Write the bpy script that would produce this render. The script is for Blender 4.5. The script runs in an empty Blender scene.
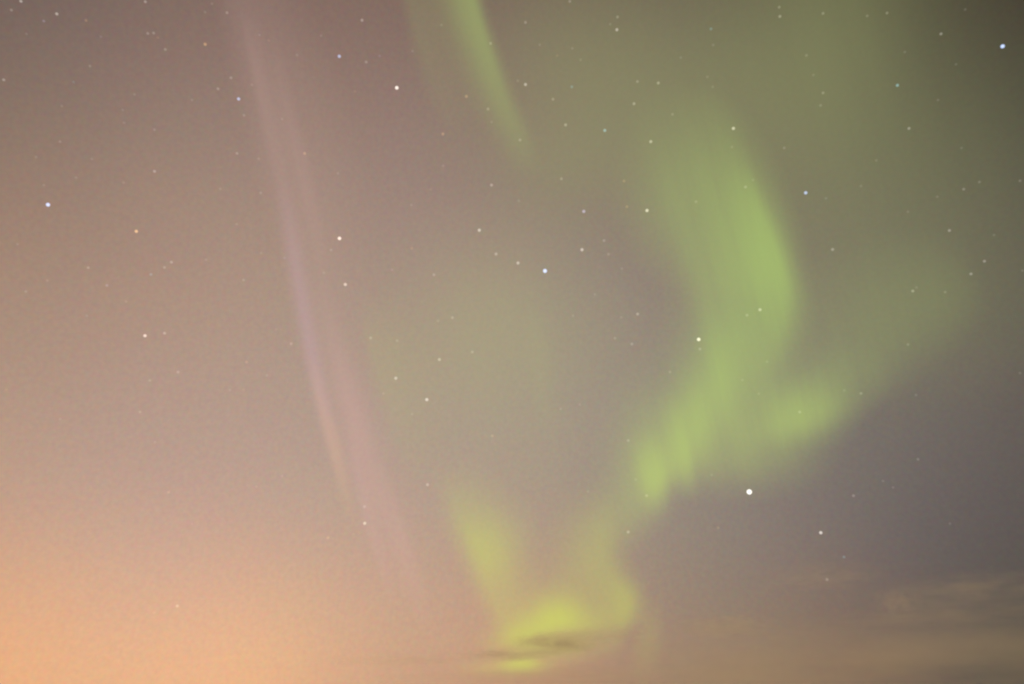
import bpy, bmesh, math, random
import numpy as np

# ------------------------------------------------------------------ camera
scene = bpy.context.scene
COL = scene.collection
LENS, SENSOR = 28.0, 36.0
PITCH = math.radians(25.0)
EYE = np.array([0.0, 0.0, 1.6])
cam_data = bpy.data.cameras.new('camera')
cam_data.lens, cam_data.sensor_width = LENS, SENSOR
cam_data.clip_start, cam_data.clip_end = 0.1, 3.0e6
cam = bpy.data.objects.new('camera', cam_data)
cam.location = EYE
cam.rotation_euler = (math.pi / 2 + PITCH, 0, 0)
COL.objects.link(cam)
scene.camera = cam

# ------------------------------------------------------------------ render
scene.view_settings.view_transform = 'Standard'
scene.view_settings.look = 'None'
scene.view_settings.exposure = 0.0
scene.view_settings.gamma = 1.0
scene.view_settings.use_curve_mapping = False
cy = scene.cycles
cy.transparent_max_bounces = 96
cy.min_transparent_bounces = 96
cy.min_light_bounces = 2
cy.max_bounces = 6
cy.volume_bounces = 1
cy.filter_width = 1.9
cy.use_denoising = True
cy.denoiser = 'OPENIMAGEDENOISE'

# ------------------------------------------------------------------ sky chart
# The night sky is catalogued on a flat tangent chart (as star atlases do),
# 796.44 chart units per unit of tangent, centred 25 degrees above the
# northern horizon at chart point (512, 342), y running down.
CH = 1024 * LENS / SENSOR


def sky_dir(x, y):
    x = (np.asarray(x, float) - 512.0) / CH
    z = (342.0 - np.asarray(y, float)) / CH
    v = np.stack([x, math.cos(PITCH) - z * math.sin(PITCH) + 0 * x,
                  math.sin(PITCH) + z * math.cos(PITCH) + 0 * x], -1)
    return v / np.linalg.norm(v, axis=-1, keepdims=True)


# ------------------------------------------------------------------ world: skyglow
# each lobe: azimuth, elevation (degrees), tightness, radiance r g b
SKY_BASE = (0.07, 0.058, 0.046)
SKY_LOBES = [
    (-46.0, 41.4, 16.0, (-0.0247, -0.0031, -0.001)),
    (-27.1, 48.5, 16.0, (0.04, -0.0117, -0.0124)),
    (0.0, 51.8, 16.0, (-0.0295, 0.001, -0.0044)),
    (27.6, 48.4, 16.0, (0.0536, 0.0517, 0.0201)),
    (45.8, 41.5, 16.0, (-0.0622, -0.079, -0.0497)),
    (-41.4, 29.6, 16.0, (-0.0431, -0.0242, 0.0069)),
    (-23.5, 34.8, 16.0, (0.1245, 0.117, 0.0994)),
    (0.0, 37.2, 16.0, (0.0876, 0.012, 0.0284)),
    (23.9, 34.7, 16.0, (-0.0247, 0.001, -0.0022)),
    (41.2, 29.7, 16.0, (-0.005, 0.0147, 0.0162)),
    (-37.5, 16.8, 16.0, (0.2068, 0.0848, 0.0085)),
    (-20.7, 19.6, 16.0, (0.0457, 0.0089, -0.0241)),
    (0.0, 20.8, 16.0, (0.0425, 0.0869, 0.0792)),
    (21.1, 19.5, 16.0, (0.1545, 0.101, 0.0507)),
    (37.3, 16.8, 16.0, (0.0278, 0.0296, 0.0069)),
    (-34.0, 3.7, 16.0, (0.0551, 0.109, 0.1364)),
    (-18.4, 4.3, 16.0, (0.1178, 0.0743, 0.1328)),
    (0.0, 4.5, 16.0, (0.2108, 0.1313, 0.0427)),
    (18.8, 4.2, 16.0, (-0.1191, -0.0542, 0.0319)),
    (33.8, 3.7, 16.0, (-0.0335, -0.0549, -0.0192)),
    (-33.1, 0.2, 70.0, (0.4252, 0.1318, -0.0555)),
    (-17.8, 0.2, 70.0, (0.4007, 0.1598, -0.0244)),
    (0.0, 0.2, 70.0, (0.1967, 0.0515, -0.0086)),
    (18.2, 0.2, 70.0, (0.1429, 0.0663, -0.0125)),
    (32.9, 0.2, 70.0, (0.0324, 0.0388, -0.0163)),
    (-70.0, 10.0, 40.0, (28.0, 19.0, 9.2)),  # unseen town glow beyond the left edge, added to brighten the clouds
]
world = bpy.data.worlds.new('World')
scene.world = world
world.use_nodes = True
wt = world.node_tree
wt.nodes.clear()


def wn(kind, **kw):
    n = wt.nodes.new(kind)
    for k, v in kw.items():
        setattr(n, k, v)
    return n


tc = wn('ShaderNodeTexCoord')
nrm = wn('ShaderNodeVectorMath', operation='NORMALIZE')
wt.links.new(tc.outputs['Generated'], nrm.inputs[0])
acc = None
for az, el, k, rgb in SKY_LOBES:
    a, e = math.radians(az), math.radians(el)
    dot = wn('ShaderNodeVectorMath', operation='DOT_PRODUCT')
    wt.links.new(nrm.outputs[0], dot.inputs[0])
    dot.inputs[1].default_value = (math.sin(a) * math.cos(e), math.cos(a) * math.cos(e), math.sin(e))
    mad = wn('ShaderNodeMath', operation='MULTIPLY_ADD')
    wt.links.new(dot.outputs['Value'], mad.inputs[0])
    mad.inputs[1].default_value, mad.inputs[2].default_value = k, -k
    ex = wn('ShaderNodeMath', operation='EXPONENT')
    wt.links.new(mad.outputs[0], ex.inputs[0])
    sc = wn('ShaderNodeVectorMath', operation='SCALE')
    sc.inputs[0].default_value = rgb
    wt.links.new(ex.outputs[0], sc.inputs['Scale'])
    add = wn('ShaderNodeVectorMath', operation='ADD')
    if acc is None:
        add.inputs[0].default_value = SKY_BASE
    else:
        wt.links.new(acc, add.inputs[0])
    wt.links.new(sc.outputs[0], add.inputs[1])
    acc = add.outputs[0]
# camera grain and faintest stars imitated by a weak mottling of the sky colour
mot = None
for scale_, amp, det in ((9.0, 0.05, 2.0), (200.0, 0.26, 3.0)):
    nz = wn('ShaderNodeTexNoise')
    wt.links.new(nrm.outputs[0], nz.inputs['Vector'])
    nz.inputs['Scale'].default_value = scale_
    nz.inputs['Detail'].default_value = det
    m1 = wn('ShaderNodeVectorMath', operation='MULTIPLY_ADD')
    wt.links.new(nz.outputs['Color'], m1.inputs[0])
    m1.inputs[1].default_value = (amp,) * 3
    m1.inputs[2].default_value = (1 - amp / 2,) * 3
    if mot is None:
        mot = m1.outputs[0]
    else:
        mm = wn('ShaderNodeVectorMath', operation='MULTIPLY')
        wt.links.new(mot, mm.inputs[0])
        wt.links.new(m1.outputs[0], mm.inputs[1])
        mot = mm.outputs[0]
mul = wn('ShaderNodeVectorMath', operation='MULTIPLY')
wt.links.new(acc, mul.inputs[0])
wt.links.new(mot, mul.inputs[1])
mx = wn('ShaderNodeVectorMath', operation='MAXIMUM')
wt.links.new(mul.outputs[0], mx.inputs[0])
mx.inputs[1].default_value = (0.004, 0.004, 0.004)
bg = wn('ShaderNodeBackground')
wt.links.new(mx.outputs[0], bg.inputs['Color'])
bg.inputs['Strength'].default_value = 1.0
wo = wn('ShaderNodeOutputWorld')
wt.links.new(bg.outputs[0], wo.inputs['Surface'])


# ------------------------------------------------------------------ helpers
def new_mat(name):
    m = bpy.data.materials.new(name)
    m.use_nodes = True
    m.node_tree.nodes.clear()
    return m, m.node_tree


def tag(o, label, cat, group=None, kind=None):
    if label:
        o['label'] = label
    if cat:
        o['category'] = cat
    if group:
        o['group'] = group
    if kind:
        o['kind'] = kind
    return o


# ------------------------------------------------------------------ ground
def build_ground():
    bm = bmesh.new()
    rings = [0, 5, 20, 80, 300, 1200, 5000, 20000, 70000]
    rnd = random.Random(4)
    prev = None
    seg = 64
    for r in rings:
        if r == 0:
            cur = [bm.verts.new((0, 0, 0))]
        else:
            h = min(0.06 * r, 0.25) if r < 1000 else 0.0
            cur = [bm.verts.new((r * math.cos(2 * math.pi * k / seg), r * math.sin(2 * math.pi * k / seg),
                                 rnd.uniform(-h, 0))) for k in range(seg)]
        if prev is not None:
            for k in range(seg):
                a, b = cur[k], cur[(k + 1) % seg]
                if len(prev) == 1:
                    bm.faces.new((prev[0], a, b))
                else:
                    bm.faces.new((prev[k], a, b, prev[(k + 1) % seg]))
        prev = cur
    me = bpy.data.meshes.new('ground')
    bm.to_mesh(me)
    bm.free()
    m, nt = new_mat('ground')
    out = nt.nodes.new('ShaderNodeOutputMaterial')
    b = nt.nodes.new('ShaderNodeBsdfPrincipled')
    nz = nt.nodes.new('ShaderNodeTexNoise')
    nz.inputs['Scale'].default_value = 0.4
    nz.inputs['Detail'].default_value = 8
    cr = nt.nodes.new('ShaderNodeValToRGB')
    cr.color_ramp.elements[0].color = (0.035, 0.04, 0.02, 1)
    cr.color_ramp.elements[1].color = (0.09, 0.085, 0.05, 1)
    g = nt.nodes.new('ShaderNodeNewGeometry')
    nt.links.new(g.outputs['Position'], nz.inputs['Vector'])
    nt.links.new(nz.outputs['Fac'], cr.inputs[0])
    nt.links.new(cr.outputs[0], b.inputs['Base Color'])
    b.inputs['Roughness'].default_value = 0.95
    nt.links.new(b.outputs[0], out.inputs['Surface'])
    me.materials.append(m)
    o = bpy.data.objects.new('ground', me)
    COL.objects.link(o)
    tag(o, 'dark open ground under the night sky', 'ground', kind='structure')


build_ground()


# ------------------------------------------------------------------ aurora
def catmull(pts, n=14):
    p = np.array(pts, float)
    p = np.vstack([2 * p[0] - p[1], p, 2 * p[-1] - p[-2]])
    out = []
    for i in range(1, len(p) - 2):
        for t in np.linspace(0, 1, n, endpoint=False):
            a, b, c, d = p[i - 1], p[i], p[i + 1], p[i + 2]
            out.append(0.5 * (2 * b + (c - a) * t + (2 * a - 5 * b + 4 * c - d) * t * t
                              + (3 * b - a - 3 * c + d) * t ** 3))
    out.append(p[-2])
    return np.array(out)


def stroke_field(X, Y, pts, pl=2.0, pr=2.0):
    """soft band along a path of (x, y, width left, width right, strength)"""
    s = catmull(pts)
    s[:, 2:4] = np.maximum(s[:, 2:4], 2.0)
    s[:, 4] = np.maximum(s[:, 4], 0.0)
    tan = np.gradient(s[:, :2], axis=0)
    tan /= np.linalg.norm(tan, axis=1, keepdims=True)
    dx = X[..., None] - s[:, 0]
    dy = Y[..., None] - s[:, 1]
    d2 = dx * dx + dy * dy
    dm = np.sqrt(d2.min(-1, keepdims=True))
    tau = 6.0 + 0.22 * dm
    w = np.exp(-(d2 - dm * dm) / (2 * tau * tau))
    w /= w.sum(-1, keepdims=True)
    sd = (w * (dx * tan[:, 1] - dy * tan[:, 0])).sum(-1)
    al = (w * (dx * tan[:, 0] + dy * tan[:, 1])).sum(-1)
    wl, wr, am = [(w * s[:, k]).sum(-1) for k in (2, 3, 4)]
    f = np.where(sd < 0, np.exp(-(np.abs(sd) / wl) ** pl), np.exp(-(np.abs(sd) / wr) ** pr))
    f *= np.exp(-(al / (0.6 * (wl + wr))) ** 2)
    return am * f


def blob_field(X, Y, x, y, sx, sy, amp, rot=0.0):
    c, s = math.cos(math.radians(rot)), math.sin(math.radians(rot))
    u = (X - x) * c + (Y - y) * s
    v = -(X - x) * s + (Y - y) * c
    return amp * np.exp(-(u / sx) ** 2 - (v / sy) ** 2)


def aurora_mat(name, high, low, ray):
    """light given off by a thin layer of glowing air; rays run along the field lines"""
    m, nt = new_mat(name)
    N, L = nt.nodes.new, nt.links.new
    out = N('ShaderNodeOutputMaterial')
    mix = N('ShaderNodeMixShader')
    tr = N('ShaderNodeBsdfTransparent')
    em = N('ShaderNodeEmission')
    gl = N('ShaderNodeAttribute'); gl.attribute_name = 'glow'
    lo = N('ShaderNodeAttribute'); lo.attribute_name = 'low'
    cm = N('ShaderNodeMix'); cm.data_type = 'RGBA'
    cm.inputs['A'].default_value = (*high, 1)
    cm.inputs['B'].default_value = (*low, 1)
    L(lo.outputs['Fac'], cm.inputs['Factor'])
    L(cm.outputs['Result'], em.inputs['Color'])
    uv = N('ShaderNodeUVMap'); uv.uv_map = 'field_lines'
    nz = N('ShaderNodeTexNoise')
    nz.inputs['Scale'].default_value = 1.0
    nz.inputs['Detail'].default_value = 3.5
    nz.inputs['Roughness'].default_value = 0.62
    L(uv.outputs['UV'], nz.inputs['Vector'])
    ma = N('ShaderNodeMath'); ma.operation = 'MULTIPLY_ADD'
    L(nz.outputs['Fac'], ma.inputs[0])
    ma.inputs[1].default_value = 2 * ray
    ma.inputs[2].default_value = 1 - ray
    mu = N('ShaderNodeMath'); mu.operation = 'MULTIPLY'; mu.use_clamp = True
    L(ma.outputs[0], mu.inputs[0])
    L(gl.outputs['Fac'], mu.inputs[1])
    L(mu.outputs[0], mix.inputs['Fac'])
    L(tr.outputs[0], mix.inputs[1])
    L(em.outputs[0], mix.inputs[2])
    L(mix.outputs[0], out.inputs['Surface'])
    return m


LEAN = 0.22      # field lines lean to the left as they rise


def aurora_part(name, mat, dist, strokes=(), blobs=(), parent=None, layers=4, thick=5000.0,
                step=4.0, cut=0.012, label=None):
    """a slab of glowing air: several layers hung along a wavy ground track
    `dist` metres away, each glowing where the strokes and blobs say"""
    xs, ys = [], []
    for st in strokes:
        for p in st[0]:
            m = 2.2 * max(p[2], p[3])
            xs += [p[0] - m, p[0] + m]; ys += [p[1] - m, p[1] + m]
    for b in blobs:
        m = 2.3 * max(b[2], b[3])
        xs += [b[0] - m, b[0] + m]; ys += [b[1] - m, b[1] + m]
    x0, x1 = max(min(xs), -90), min(max(xs), 1114)
    y0, y1 = max(min(ys), -90), min(max(ys), 705)
    nx, ny = int((x1 - x0) / step) + 2, int((y1 - y0) / step) + 2
    X, Y = np.meshgrid(np.linspace(x0, x1, nx), np.linspace(y0, y1, ny))
    keep_out = np.ones_like(X)
    for st in strokes:
        keep_out *= 1 - np.clip(stroke_field(X, Y, *st), 0, 0.95)
    for b in blobs:
        keep_out *= 1 - np.clip(blob_field(X, Y, *b), 0, 0.95)
    A = 1 - keep_out
    A = np.where(A < 3 * cut, np.maximum(A - cut, 0) * 1.5, A)
    one = 1 - (1 - np.clip(A, 0, 0.97)) ** (1.0 / layers)
    D = sky_dir(X, Y)
    azs = np.arctan2(D[..., 0], D[..., 1])
    cosel = np.hypot(D[..., 0], D[..., 1])
    U = (X - LEAN * Y) / 20.0
    V = (Y + LEAN * X) / 330.0
    verts, faces, glow, low, uvs = [], [], [], [], []
    for k in range(layers):
        R = dist + thick * (k - (layers - 1) / 2) + 0.03 * dist * np.sin(9 * azs + 0.5 * k) \
            + 0.012 * dist * np.sin(31 * azs + 1.3 * k)
        P = EYE + D * (R / cosel)[..., None]
        idx = -np.ones(X.shape, int)
        cell = (np.maximum.reduce([A[:-1, :-1], A[1:, :-1], A[:-1, 1:], A[1:, 1:]]) > 0.002)
        for j, i in zip(*np.nonzero(cell)):
            f = []
            for (jj, ii) in ((j, i), (j, i + 1), (j + 1, i + 1), (j + 1, i)):
                if idx[jj, ii] < 0:
                    idx[jj, ii] = len(verts)
                    verts.append(P[jj, ii])
                    glow.append(one[jj, ii])
                    low.append(min(max((Y[jj, ii] - 330) / 280.0, 0), 1))
                    uvs.append((U[jj, ii] + 0.35 * k, V[jj, ii] + 0.2 * k))
                f.append(idx[jj, ii])
            faces.append(f)
    verts = np.array(verts)
    if parent is not None:
        origin = np.array(parent.location)
    else:
        origin = verts.mean(0)
    me = bpy.data.meshes.new(name)
    me.from_pydata((verts - origin).tolist(), [], faces)
    for nm, dat in (('glow', glow), ('low', low)):
        at = me.attributes.new(nm, 'FLOAT', 'POINT')
        at.data.foreach_set('value', np.array(dat, np.float32))
    uvl = me.uv_layers.new(name='field_lines')
    li = np.empty(len(me.loops), np.int32)
    me.loops.foreach_get('vertex_index', li)
    uvl.data.foreach_set('uv', np.array(uvs, np.float32)[li].ravel())
    me.polygons.foreach_set('use_smooth', [True] * len(me.polygons))
    me.materials.append(mat)
    o = bpy.data.objects.new(name, me)
    COL.objects.link(o)
    if parent is not None:
        o.parent = parent
    else:
        o.location = origin
    if label:
        o['label'] = label
    return o


def aurora_root(name, x, y, dist, label, cat='aurora', group='aurora bands across the night sky'):
    o = bpy.data.objects.new(name, None)
    d = sky_dir(x, y)
    o.location = EYE + d * dist / math.hypot(d[0], d[1])
    o.empty_display_size = 1000
    COL.objects.link(o)
    return tag(o, label, cat, group)


GREEN = aurora_mat('aurora_green', (0.43, 0.60, 0.165), (0.60, 0.70, 0.19), 0.75)
HOOK = aurora_mat('aurora_yellow_green', (0.48, 0.61, 0.19), (0.66, 0.745, 0.125), 0.45)
PALE = aurora_mat('aurora_pale_green', (0.38, 0.48, 0.16), (0.52, 0.58, 0.18), 0.35)
VEIL = aurora_mat('aurora_veil', (0.30, 0.335, 0.14), (0.50, 0.52, 0.19), 0.25)
PATCH = aurora_mat('aurora_dim_yellow', (0.43, 0.46, 0.20), (0.46, 0.47, 0.20), 0.3)
PINK = aurora_mat('aurora_pink', (0.58, 0.37, 0.33), (0.82, 0.46, 0.42), 0.85)
LILAC = aurora_mat('aurora_lilac', (0.62, 0.40, 0.48), (0.82, 0.48, 0.46), 0.2)
AMBER = aurora_mat('aurora_amber', (0.70, 0.45, 0.25), (0.90, 0.56, 0.29), 0.2)

# broad veil, farthest of all
veil = aurora_part('aurora_veil', VEIL, 430000.0, blobs=[
    (670, 105, 150, 95, 0.30), (838, 25, 78, 125, 0.25), (770, 60, 90, 110, 0.14), (575, 60, 95, 90, 0.22),
    (565, 165, 70, 50, 0.2), (840, 190, 90, 110, 0.12), (900, 300, 110, 70, .12), (950, 170, 110, 150, .13)], thick=8000, step=6)
tag(veil, 'broad dim olive green veil of aurora filling the upper right sky', 'aurora',
    'aurora bands across the night sky')

# faint patch in the middle
mid = aurora_root('aurora_patch', 470, 350, 360000.0,
                  'faint yellowish aurora patch in the middle of the sky beside the pink rays')
aurora_part('glow_patch', PATCH, 360000.0, blobs=[(488, 318, 82, 80, 0.2), (505, 360, 90, 95, 0.14)], parent=mid, step=5)
aurora_part('ray', PATCH, 352000.0, strokes=[([(362, 300, 7, 30, 0), (371, 340, 7, 35, .16), (384, 385, 9, 42, .2), (399, 430, 10, 42, .13),
                                             (424, 500, 12, 40, 0)],)], parent=mid)
aurora_part('ray', PATCH, 356000.0, strokes=[([(528, 300, 9, 9, 0), (537, 350, 11, 11, .10), (545, 400, 11, 11, .10),
                                             (555, 450, 10, 10, 0)],)], parent=mid)

# lower hook near the horizon
hook = aurora_root('aurora_hook', 550, 600, 520000.0,
                   'bright yellow green aurora hook low over the horizon above a dark cloud')
aurora_part('arm', HOOK, 520000.0, strokes=[([(442, 462, 14, 30, 0), (462, 512, 16, 38, .22), (482, 552, 17, 40, .44),
                                             (496, 598, 14, 32, .2), (515, 634, 12, 30, .24)],)], parent=hook, step=3)
aurora_part('arm', HOOK, 528000.0, strokes=[
    ([(622, 490, 30, 14, 0.0), (604, 525, 32, 22, .2), (598, 556, 34, 24, .27), (611, 580, 30, 19, .25),
      (626, 600, 24, 13, .3), (618, 632, 28, 9, .1)],)], parent=hook, step=3)
aurora_part('base_glow', HOOK, 512000.0, strokes=[
    ([(492, 641, 10, 12, .08), (520, 634, 12, 15, .34), (558, 621, 15, 26, .64), (588, 622, 14, 24, .34), (622, 618, 10, 24, .12)],)],
    blobs=[(545, 600, 50, 32, 0.10), (548, 646, 42, 13, 0.36), (522, 664, 20, 7, 0.5), (508, 668, 38, 8, 0.22)],
    parent=hook, step=3)
aurora_part('ray', HOOK, 524000.0, blobs=[(648, 640, 13, 36, 0.1, 8)], parent=hook)

# main curtain
cur = aurora_root('aurora_curtain', 720, 340, 250000.0,
                  'large bright green aurora curtain twisting down through the right half of the sky')
aurora_part('upper_fold', GREEN, 250000.0, strokes=[
    ([(690, 85, 60, 16, 0), (714, 130, 72, 26, .12), (734, 170, 84, 26, .29), (752, 205, 90, 24, .43), (768, 240, 88, 21, .49),
      (779, 273, 84, 19, .5), (783, 302, 78, 19, .45), (774, 334, 70, 24, .37), (754, 368, 54, 22, .26), (730, 405, 40, 24, 0)], 3.2, 2.0)],
    blobs=[(676, 190, 44, 62, .14)],
    parent=cur)
aurora_part('lower_fold', GREEN, 246000.0, strokes=[
    ([(742, 300, 28, 30, 0), (730, 345, 30, 32, .28), (716, 385, 30, 32, .44), (700, 420, 32, 30, .46), (680, 452, 32, 22, .4),
      (655, 480, 36, 18, .46), (636, 512, 30, 19, .24), (618, 548, 24, 18, 0)],)],
    blobs=[(648, 440, 34, 48, 0.16), (716, 318, 34, 62, .24), (698, 405, 50, 50, .16)], parent=cur)
aurora_part('ray', GREEN, 243000.0, strokes=[([(668, 390, 12, 9, 0), (676, 420, 13, 8, .26), (683, 448, 13, 7, .4), (688, 472, 12, 6, .3),
                                              (693, 498, 10, 6, 0)],)], parent=cur, step=3)
aurora_part('ray', GREEN, 243500.0, strokes=[([(646, 430, 14, 10, 0), (652, 462, 14, 10, .22), (656, 484, 13, 9, .3), (659, 510, 12, 9, 0)],)],
            parent=cur, step=3)
aurora_part('ray', GREEN, 247000.0, strokes=[([(738, 160, 22, 9, 0), (758, 210, 24, 9, .16), (771, 245, 26, 10, .29), (780, 280, 26, 10, .27),
                                              (781, 312, 24, 9, .1), (774, 345, 22, 10, 0)],)], parent=cur, step=3)
aurora_part('knot', GREEN, 255000.0, strokes=[
    ([(705, 432, 26, 30, .08), (745, 430, 28, 42, .28), (782, 422, 28, 42, .48), (816, 411, 25, 38, .47), (856, 388, 20, 34, .06)],)],
    blobs=[(735, 462, 62, 26, 0.22)], parent=cur)
aurora_part('wing', GREEN, 262000.0, strokes=[
    ([(790, 400, 30, 60, .1), (840, 372, 36, 76, .15), (890, 336, 40, 78, .115), (935, 302, 40, 64, .09), (990, 272, 34, 45, 0)],)],
    parent=cur, step=5)

# streaks at the top
top = aurora_root('aurora_streak', 490, 60, 200000.0,
                  'narrow bright green aurora streak slanting in at the top edge')
aurora_part('ray', PALE, 200000.0, strokes=[([(462, -40, 24, 11, .5), (474, 10, 24, 9, .5), (488, 55, 22, 9, .44), (503, 100, 20, 10, .32),
                                             (518, 135, 18, 11, .2), (532, 175, 14, 11, 0)],)], parent=top, step=3)
faint = aurora_part('aurora_streak', PALE, 205000.0, strokes=[
    ([(402, -40, 10, 36, .14), (416, 15, 10, 38, .14), (430, 65, 12, 40, .1), (448, 110, 14, 40, .05), (462, 150, 14, 34, 0)],)])
tag(faint, 'faint olive aurora streak left of the narrow bright green one', 'aurora', 'aurora bands across the night sky')

# pink rays on the left
pk = aurora_root('aurora_rays', 310, 300, 300000.0,
                 'tall slanting pinkish aurora rays falling through the left half of the sky')
aurora_part('band', PINK, 300000.0, strokes=[
    ([(226, -60, 22, 40, .09), (246, 10, 22, 44, .13), (266, 90, 24, 54, .14), (286, 170, 24, 52, .15), (306, 250, 22, 46, .14), (322, 330, 20, 42, .13),
      (342, 410, 20, 42, .16), (362, 475, 20, 40, .13), (392, 560, 18, 36, .05), (412, 620, 16, 30, 0)],)], parent=pk)
aurora_part('ray', LILAC, 297000.0, strokes=[([(280, 170, 8, 9, 0), (292, 245, 8, 9, .18), (304, 315, 8, 9, .26), (318, 385, 7, 8, .28),
                                              (334, 450, 7, 8, .12), (350, 505, 7, 8, 0)],)], parent=pk, step=3)
aurora_part('ray', PINK, 295000.0, strokes=[([(318, 270, 8, 9, 0), (334, 340, 9, 10, .2), (350, 405, 10, 13, .28), (368, 475, 11, 13, .18),
                                             (386, 535, 10, 10, 0)],)], parent=pk, step=3)
aurora_part('ray', AMBER, 293000.0, strokes=[([(308, 350, 4, 6, 0), (318, 395, 4, 7, .14), (331, 440, 5, 8, .22), (343, 488, 5, 7, .14),
                                              (354, 535, 5, 7, 0)],)], parent=pk, step=3)
aurora_part('ray', PINK, 303000.0, strokes=[([(376, 450, 14, 9, 0), (394, 515, 14, 8, .13), (412, 570, 13, 8, .13), (434, 640, 12, 8, 0)],)],
            parent=pk)
aurora_part('ray', PINK, 305000.0, strokes=[([(268, 20, 6, 7, 0), (284, 95, 6, 8, .09), (301, 170, 7, 9, .12), (317, 245, 7, 8, .08), (330, 300, 7, 8, 0)],)],
            parent=pk, step=3)
aurora_part('ray', LILAC, 306000.0, strokes=[([(346, 430, 5, 6, 0), (362, 495, 6, 7, .12), (378, 550, 6, 7, .11), (396, 615, 6, 7, 0)],)],
            parent=pk, step=3)
aurora_part('ray', PINK, 304000.0, strokes=[([(242, 0, 5, 12, 0), (256, 70, 5, 14, .12), (270, 135, 6, 16, .10), (290, 220, 6, 16, 0)],)],
            parent=pk, step=3)


# ------------------------------------------------------------------ clouds
def cloud_mat(name, dens, freq, thr, sx=1.0):
    m, nt = new_mat(name)
    N, L = nt.nodes.new, nt.links.new
    out = N('ShaderNodeOutputMaterial')
    vol = N('ShaderNodeVolumePrincipled')
    vol.inputs['Color'].default_value = (0.96, 0.93, 0.90, 1)
    vol.inputs['Anisotropy'].default_value = 0.0
    t = N('ShaderNodeTexCoord')
    ln = N('ShaderNodeVectorMath'); ln.operation = 'LENGTH'
    L(t.outputs['Object'], ln.inputs[0])
    fall = N('ShaderNodeMapRange'); fall.interpolation_type = 'SMOOTHSTEP'
    fall.inputs['From Min'].default_value = 0.98
    fall.inputs['From Max'].default_value = 0.1
    L(ln.outputs['Value'], fall.inputs['Value'])
    mp = N('ShaderNodeMapping')
    L(t.outputs['Object'], mp.inputs['Vector'])
    mp.inputs['Scale'].default_value = (freq * sx, freq * 0.8, freq * 0.55)
    oi = N('ShaderNodeObjectInfo')
    ml = N('ShaderNodeVectorMath'); ml.operation = 'SCALE'
    L(oi.outputs['Location'], ml.inputs[0])
    ml.inputs['Scale'].default_value = 0.0013
    ad = N('ShaderNodeVectorMath'); ad.operation = 'ADD'
    L(mp.outputs[0], ad.inputs[0])
    L(ml.outputs[0], ad.inputs[1])
    nz = N('ShaderNodeTexNoise')
    nz.inputs['Scale'].default_value = 1.0
    nz.inputs['Detail'].default_value = 4.0
    L(ad.outputs[0], nz.inputs['Vector'])
    mr = N('ShaderNodeMapRange')
    mr.inputs['From Min'].default_value = thr
    mr.inputs['From Max'].default_value = thr + 0.3
    L(nz.outputs['Fac'], mr.inputs['Value'])
    m1 = N('ShaderNodeMath'); m1.operation = 'MULTIPLY'
    L(mr.outputs[0], m1.inputs[0]); L(fall.outputs[0], m1.inputs[1])
    m2 = N('ShaderNodeMath'); m2.operation = 'MULTIPLY'
    L(m1.outputs[0], m2.inputs[0]); m2.inputs[1].default_value = dens
    L(m2.outputs[0], vol.inputs['Density'])
    L(vol.outputs[0], out.inputs['Volume'])
    return m


def cloud(x, y, dist, hw, hh, depth, tau, label, seed, freq=2.8, thr=0.34):
    """a flat, ragged lens of cloud; hw, hh are its half sizes in chart units"""
    d = sky_dir(x, y)
    p = EYE + d * dist
    unit = dist / CH / (d @ sky_dir(512, 342))
    bm = bmesh.new()
    bmesh.ops.create_icosphere(bm, subdivisions=4, radius=1.0)
    rnd = random.Random(seed)
    ph = [rnd.uniform(0, 6.28) for _ in range(6)]
    for v in bm.verts:
        c = v.co
        r = 0.93 + 0.05 * math.sin(5 * c.x + 3 * c.z + ph[0]) + 0.04 * math.sin(9 * c.x - 4 * c.y + ph[1]) \
            + 0.03 * math.sin(13 * c.z + 7 * c.x + ph[2])
        v.co = c * r
    me = bpy.data.meshes.new('cloud')
    bm.to_mesh(me)
    bm.free()
    me.materials.append(cloud_mat('cloud', tau / depth, freq, thr))
    o = bpy.data.objects.new('cloud', me)
    o.location = p
    o.scale = (hw * unit, depth, hh * unit)
    o.rotation_euler = (0, 0, -math.atan2(d[0], d[1]))
    COL.objects.link(o)
    return tag(o, label, 'cloud', 'thin clouds low over the horizon')


cloud(554, 644, 21000, 50, 11, 2600, 2.2, 'small dark cloud bar crossing the bottom of the yellow green aurora hook', 1)
cloud(510, 655, 22000, 56, 6, 2600, 1.2, 'long dark cloud sliver just beneath the aurora hook and above its lowest bright spot', 2)
cloud(598, 635, 23000, 56, 6, 2600, 0.7, 'thin cloud wisp under the right side of the aurora hook', 3)
cloud(420, 661, 26000, 110, 6, 3000, 0.25, 'faint long cloud sliver in the orange glow, left of the aurora hook', 11)
cloud(825, 577, 13000, 62, 6, 1800, 0.6, 'thin brown cloud streak with a faint star in it, below the largest white star', 4)
cloud(975, 590, 12500, 95, 8, 2000, 0.7, 'long brownish cloud streak near the right edge, uppermost there', 5)
cloud(897, 602, 13500, 22, 9, 1500, 0.6, 'small round brown cloud puff left of the long streak by the right edge', 6)
cloud(950, 614, 13000, 100, 7, 2000, 0.6, 'lower brownish cloud streak at the right, just above the hazy cloud bank', 7)
cloud(722, 627, 15000, 56, 9, 2000, 0.9, 'ragged brown cloud wisp halfway between the aurora hook and right edge clouds', 8)
cloud(880, 662, 17000, 300, 38, 4500, 0.7, 'wide hazy brown cloud bank along the bottom right horizon', 9, 3.0)
cloud(600, 680, 24000, 230, 16, 4500, 0.8, 'wide low cloud bank below the aurora hook at the bottom edge', 10, 3.0)

# ------------------------------------------------------------------ stars
STAR_R = 90000.0
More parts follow.
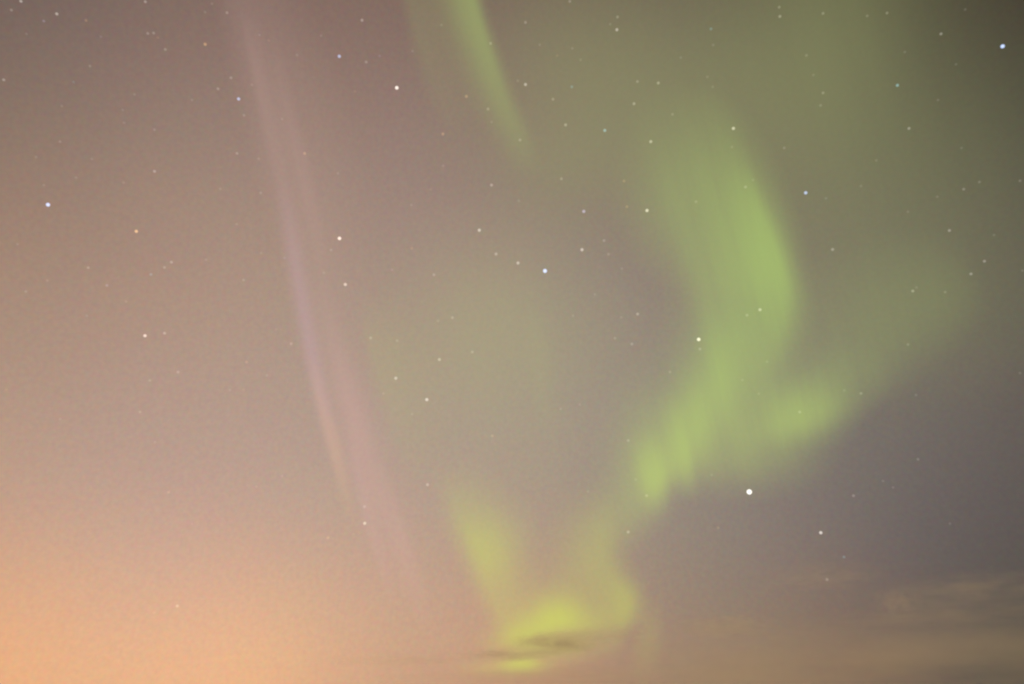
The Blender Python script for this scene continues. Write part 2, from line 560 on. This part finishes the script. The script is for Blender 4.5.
# chart x, chart y, class (1 brightest - 6 faintest), tint
STARS = """
20.9 1.2 4 w
11.4 10 5 w
56.8 13.9 4 w
43.8 21 5 l
26.4 33.9 6 w
86 20.4 5 o
145.3 1.7 4.5 w
147.8 33.4 5 w
153.6 33 5 w
165.3 49.4 5 w
90 66 5.5 w
3.7 79.8 4.5 w
73.5 82 6 t
61.8 106 6 w
101 36.7 6 l
134.4 94.4 6 w
122.7 110 6 w
157.8 37.6 6 o
205.2 44.3 4 o
227 12.7 5 w
205 12 6 w
212 3.7 6 w
259.5 35 6 w
268.7 40.6 6 o
231 77.8 5 w
218 88.8 5 w
238.6 98.9 3 b
192 100 6 w
252 84.8 6 w
339.3 56.3 3 b
321 35.7 6 w
297 55 6 w
362 20.2 4.5 w
366.2 62 5 w
379.6 56 6 l
412.5 51 6 w
441.4 25 6 w
490.6 43.4 5 y
396.8 87.8 2 w
355 91.3 6 o
466.4 96.4 4.5 o
488 109 5 y
525.5 22.4 5 w
569.8 1.3 5 w
617.5 17 5 y
610.2 24.2 6 y
616.9 29.7 4 w
525.5 84.5 4 w
517.7 80.8 6 y
571.8 86.8 5 t
553 99.2 5 y
637.4 81.5 5 y
658.3 83 4.5 y
634 103.7 4.5 y
580.6 59.8 6 y
557.3 55.6 6 o
539.7 44.8 6 w
572.3 48.4 6 w
680.8 57.6 6 w
779.2 7.2 5 y
779.9 16.4 4.5 y
823 13.4 5 y
711 28.9 5 t
713.2 45 6 w
806.4 55.4 5.5 y
813.4 75 6 y
823 92.9 5 y
820.6 105.4 5.5 y
712.7 86.8 6 y
707.4 76.8 6 y
887 13 5 y
867.2 15.9 5.5 y
941 33.9 4.5 w
965.2 9.5 6 w
1002.6 46.3 1.5 b
897.4 85.3 4 t
956 64.3 6 w
904.8 52 6 w
938 100 6 w
48 204.7 1.7 b
154.5 129.7 5.5 w
154.5 171.3 4.5 w
60 141.6 5.5 w
91.8 159 6 w
123.6 182.5 6 w
124 122.7 6 w
36 157 6 w
76 177.5 6 w
43.8 185 6 w
244 115.3 5.5 w
237 153.4 5 w
304.6 153.4 4.5 o
258.7 158.8 6 w
260.7 192.8 5.5 w
220.3 188.8 6 w
236.6 224.2 6 w
282 119 6 w
338 173.3 6 w
442.9 134 4.5 o
443 165.8 6 w
491.5 185 4.5 w
411.3 205 6 w
430.5 189.5 6 o
491.5 122 6 y
565.6 124.9 4.5 y
604.8 130.4 4 t
650.8 141.6 4 y
520 140 5 w
561.4 178.8 5 y
624 181 5 o
583.8 211.4 3.7 l
626.9 206.7 5 o
647 210.5 3.2 y
518.8 200.8 6 w
672.5 114.3 5.5 y
733.4 128.4 3.5 y
732 147 6 y
784.2 147.9 5.5 w
745.5 187 5 y
805.7 192.8 2.7 b
753 180 6 y
696 201.7 5.5 y
826 198.3 6 w
909 128.4 4.5 w
876.4 160.4 6 y
963.7 189.2 5 w
979.4 182 5.5 w
1020 180.8 5.5 w
937.3 196.7 6 w
861 186 6 w
961.5 148 6 w
908 211.7 6 w
136.3 231.3 3 o
88.2 267.7 5 w
17.5 244.2 6 w
164.5 267.4 5 w
151 274.4 5 t
106.9 285.4 5 l
25.9 291.5 5.5 w
145 335.7 3 p
164.5 333.2 4.5 p
47.3 280.6 6 w
171.4 262.2 4.7 w
126 301.5 6 w
86.8 315.7 6 w
206 259.7 6 w
243.6 280 5.5 w
339.5 238.4 2.3 p
331 250 5.5 w
323.8 272.8 6 w
261.2 253 6 w
276 329.5 6 o
284.5 258 6 l
345.3 284.5 3.5 p
479.3 230.2 3.7 w
496 254 4.5 w
433.9 274.8 5 w
411.8 248.4 5.5 o
392 269.8 6 w
452.4 317.7 5 y
438 321 6 y
370.7 337.9 5 y
397 340.7 5.5 y
518 263 4 w
545 270.9 1.7 b
582 249.7 3.7 w
604 240.5 5 w
608.5 254.2 5.5 w
621.9 268.6 6 w
637.6 314 4.5 y
621.2 317.3 6 w
614.9 338.2 5.5 w
594.8 294.3 6 w
573 315.7 6 y
832.6 249.5 4.5 w
760 309.7 4 y
747 315.2 5 y
698.7 339.4 2.3 y
949.4 230.5 4.5 w
984.4 261.2 4.5 w
971 273.9 4.5 w
912.8 291 4.5 y
916.5 287.5 6 y
945.2 292 5.5 y
994 235 6 w
1022.5 270.6 6 w
149.8 380.4 5.5 y
140 412 5.5 y
6.3 389.6 6 o
155 442 6 y
60 419 6 y
291.2 343.7 5 p
246.5 362 5 o
178 372 5 w
267 375.4 6 w
230 390 6 w
243.6 389.6 6 o
439.4 359.5 4.3 y
395.8 378.2 4 w
426.8 399.6 3.5 w
472.3 352 5 y
492.3 435.8 5 o
383.4 393.4 6 y
412 414 6 y
631.9 344 5 w
628.2 440.5 5 y
670 372 5.5 y
579.8 404.6 6 w
560.6 408.8 6 w
699.9 349 5 y
742.4 380 6 y
767 361.7 6 y
758.8 393.8 6 y
799.7 412 5 y
844.3 390.4 6 y
908 344.5 5.5 y
861 393.4 5 y
916 395 6 w
1020 373 6 w
168.7 492.2 5 o
256.5 486.6 5.5 o
328 537.8 5 o
282 476 6 p
191.9 523.6 6 o
427.5 484.7 4.5 p
364.5 506.6 5 p
364.7 523.3 3.8 y
353.4 534 6 o
646.6 495.6 5 y
628.2 532 4.5 y
635.7 479.4 6 y
588 491.6 6 y
749.3 491.9 1 c
718.2 527.8 5.5 o
820.8 532.7 3 w
844 557 5 t
853.5 495.7 5 w
711.6 475 6 y
918 459.3 5.5 w
893 487.4 6 w
949.9 523.6 6 w
883 481 6 w
827 579.5 4.3 p
177.3 606 4.7 y
154 612.7 5.7 o
"""
TINT = {'w': (1.0, .93, .84), 'b': (.50, .64, 1.0), 'l': (.78, .68, 1.0), 'o': (1.0, .60, .25), 'y': (1.0, .96, .72),
        't': (.45, .95, 1.0), 'p': (1.0, .86, .74), 'c': (1.0, .98, .92)}
TINT_WORD = {'w': 'white', 'b': 'blue white', 'l': 'lilac', 'o': 'orange', 'y': 'cream', 't': 'teal', 'p': 'peach', 'c': 'white'}
# radius in chart units, emission added to the sky behind
CLS = [(1.0, 2.35, 1.25), (1.5, 2.0, 1.0), (2.0, 1.75, .72), (2.7, 1.65, .56), (3.0, 1.6, .45), (3.5, 1.6, .32), (4.0, 1.55, .22), (4.5, 1.5, .135),
       (5.0, 1.45, .085), (5.5, 1.4, .058), (6.0, 1.35, .038)]


def cls_val(m, k):
    return float(np.interp(m, [c[0] for c in CLS], [c[k] for c in CLS]))


# bright stars others are described by: chart place, short phrase, full label
LANDMARKS = [
    (749, 492, 'the largest white star', 'largest white star, a round brilliant dot below the green aurora curtain'),
    (1003, 46, 'the top right corner blue star', 'vivid blue white star alone in the dark top right corner'),
    (48, 205, 'the bright left edge star', 'bright blue white star near the left edge of the brown sky'),
    (545, 271, 'the central blue white star', 'bright blue white star at the centre, left of the green curtain'),
    (699, 339, 'the bright curtain flank star', 'bright cream star on the left flank of the green aurora curtain'),
    (397, 88, 'the bright top white star', 'bright white star between the pink rays and the faint olive streak'),
    (339.5, 238, 'the bright pink ray star', 'bright peach white star just right of the pink rays'),
    (238.6, 99, 'the blue star left of the rays', 'blue white star just left of the pink rays, high up'),
    (339, 56, 'the blue star right of the rays', 'blue white star right of the pink rays near the top edge'),
    (806, 193, 'the white star right of the curtain', 'clear white star in the dim sky right of the curtain top'),
    (821, 533, 'the star below right of the largest', 'medium white star to the lower right of the largest white star'),
    (136, 231, 'the orange star at left', 'orange star right of the bright left edge star'),
    (145, 336, 'the brighter left pair star', 'brighter peach star of a close pair at the left, under the orange star'),
    (647, 210, 'the star left of the curtain top', 'cream star close to the upper left side of the green curtain'),
    (584, 211, 'the lilac star near the centre', 'lilac tinted star above the central blue white star'),
    (733, 128, 'the star above the curtain top', 'cream white star just above the top of the green curtain'),
    (345, 284.5, 'the lower pink ray star', 'peach star right under the bright pink ray star'),
    (427, 400, 'the white yellow patch star', 'white star low in the faint yellowish aurora patch'),
    (365, 523, 'the yellow star low at left', 'yellowish star at the lower end of the pink rays'),
    (582, 250, 'the star right above centre blue', 'white star close to the upper right of the central blue white star'),
    (479, 230, 'the star left above centre blue', 'white star well to the upper left of the central blue white star'),
    (605, 130, 'the teal star at upper centre', 'teal tinted star between the bright green streak and the curtain top'),
    (205, 44, 'the orange star near the top', 'small orange star near the top edge, left of the pink rays'),
    (57, 14, 'the top left corner white star', 'white star close to the top left corner'),
    (897, 85, 'the pale star at upper right', 'pale teal star at upper right where the olive veil ends'),
    (427.5, 485, 'the star above the hook tip', 'dim peach star just left of the tip of the yellow hook'),
    (628, 532, 'the star between hook and curtain', 'cream star in the gap between the yellow hook and green curtain'),
    (177, 606, 'the star in the orange glow', 'lone cream star deep in the orange glow at lower left'),
    (971, 274, 'the lower star of the right pair', 'lower left white star of a pair near the right edge'),
    (525.5, 84.5, 'the star right of the green streak', 'white star just right of the bright green streak'),
    (617, 30, 'the top centre trio star', 'brightest, lowest white star of a little trio at the top centre'),
    (827, 579.5, 'the star in the cloud streak', 'dim peach star shining through the thin brown cloud streak'),
    (760, 310, 'the star inside the curtain', 'cream star inside the bright right side of the green curtain'),
    (909, 128, 'the star under the pale teal one', 'small white star right of the olive veil, under the pale teal one'),
    (780, 16.4, 'the star at the veil top', 'cream star at the top edge in the olive green veil'),
    (396, 378, 'the star beside the yellow ray', 'white star on the left ray of the faint yellowish patch'),
]


def star_material(tint, e):
    key = 'star_%s_%d' % (TINT_WORD[tint].replace(' ', '_'), round(e * 1000))
    m = bpy.data.materials.get(key)
    if m:
        return m
    m, nt = new_mat(key)
    out = nt.nodes.new('ShaderNodeOutputMaterial')
    ad = nt.nodes.new('ShaderNodeAddShader')
    tr = nt.nodes.new('ShaderNodeBsdfTransparent')
    em = nt.nodes.new('ShaderNodeEmission')
    em.inputs['Color'].default_value = (*TINT[tint], 1)
    em.inputs['Strength'].default_value = e * 0.5 / 2.4        # the front and back of every shell add up
    nt.links.new(tr.outputs[0], ad.inputs[0])
    nt.links.new(em.outputs[0], ad.inputs[1])
    nt.links.new(ad.outputs[0], out.inputs['Surface'])
    return m


def star_mesh(tint, e):
    bm = bmesh.new()
    for shell in (0.62, 0.95, 1.3):          # light thins outwards
        bmesh.ops.create_icosphere(bm, subdivisions=2, radius=shell)
    for f in bm.faces:
        f.smooth = True
    me = bpy.data.meshes.new('star')
    bm.to_mesh(me)
    bm.free()
    me.materials.append(star_material(tint, e))
    return me


DIRW = ['right of', 'above right of', 'above', 'above left of', 'left of', 'below left of', 'below', 'below right of']
ORD = ['', 'second ', 'third ', 'fourth ', 'fifth ', 'sixth ', 'seventh ', 'eighth ', 'ninth ', 'tenth ']


def size_word(m):
    return 'bright' if m < 2.5 else 'medium' if m < 3.8 else 'small' if m < 4.3 else 'dim' if m < 4.8 else 'faint' if m < 5.3 else 'very faint'


stars = []
for ln in STARS.strip().splitlines():
    a = ln.split()
    stars.append([float(a[0]), float(a[1]), float(a[2]), a[3]])
lab = {}
owner = {}
for li, (lx, ly, phrase, full) in enumerate(LANDMARKS):
    k = min(range(len(stars)), key=lambda i: math.hypot(stars[i][0] - lx, stars[i][1] - ly))
    lab[k] = full
    owner[li] = k
sect = {}
for i, s in enumerate(stars):
    if i in lab:
        continue
    li = min(owner, key=lambda q: math.hypot(stars[owner[q]][0] - s[0], stars[owner[q]][1] - s[1]))
    o = stars[owner[li]]
    ang = math.atan2(-(s[1] - o[1]), s[0] - o[0])
    sec = int(round(ang / (math.pi / 4))) % 8
    sect.setdefault((li, sec), []).append((math.hypot(s[0] - o[0], s[1] - o[1]), i))
for (li, sec), lst in sect.items():
    lst.sort()
    for n, (dd, i) in enumerate(lst):
        s = stars[i]
        near = 'nearest ' if len(lst) > 1 else ''
        lab[i] = '%s %s star, %s%s%s %s' % (size_word(s[2]), TINT_WORD[s[3]], ORD[n] if near else '', near, DIRW[sec], LANDMARKS[li][2])
meshes = {}
for i, (x, y, m, t) in enumerate(stars):
    e = cls_val(m, 2)
    key = (t, round(e * 1000))
    if key not in meshes:
        meshes[key] = star_mesh(t, e)
    d = sky_dir(x, y)
    c = float(d @ sky_dir(512, 342))
    o = bpy.data.objects.new('star', meshes[key])
    o.location = EYE + d * STAR_R
    r = cls_val(m, 1) / CH * STAR_R * c ** 1.5
    o.scale = (r, r, r)
    COL.objects.link(o)
    tag(o, lab[i], 'star', 'stars in the night sky')
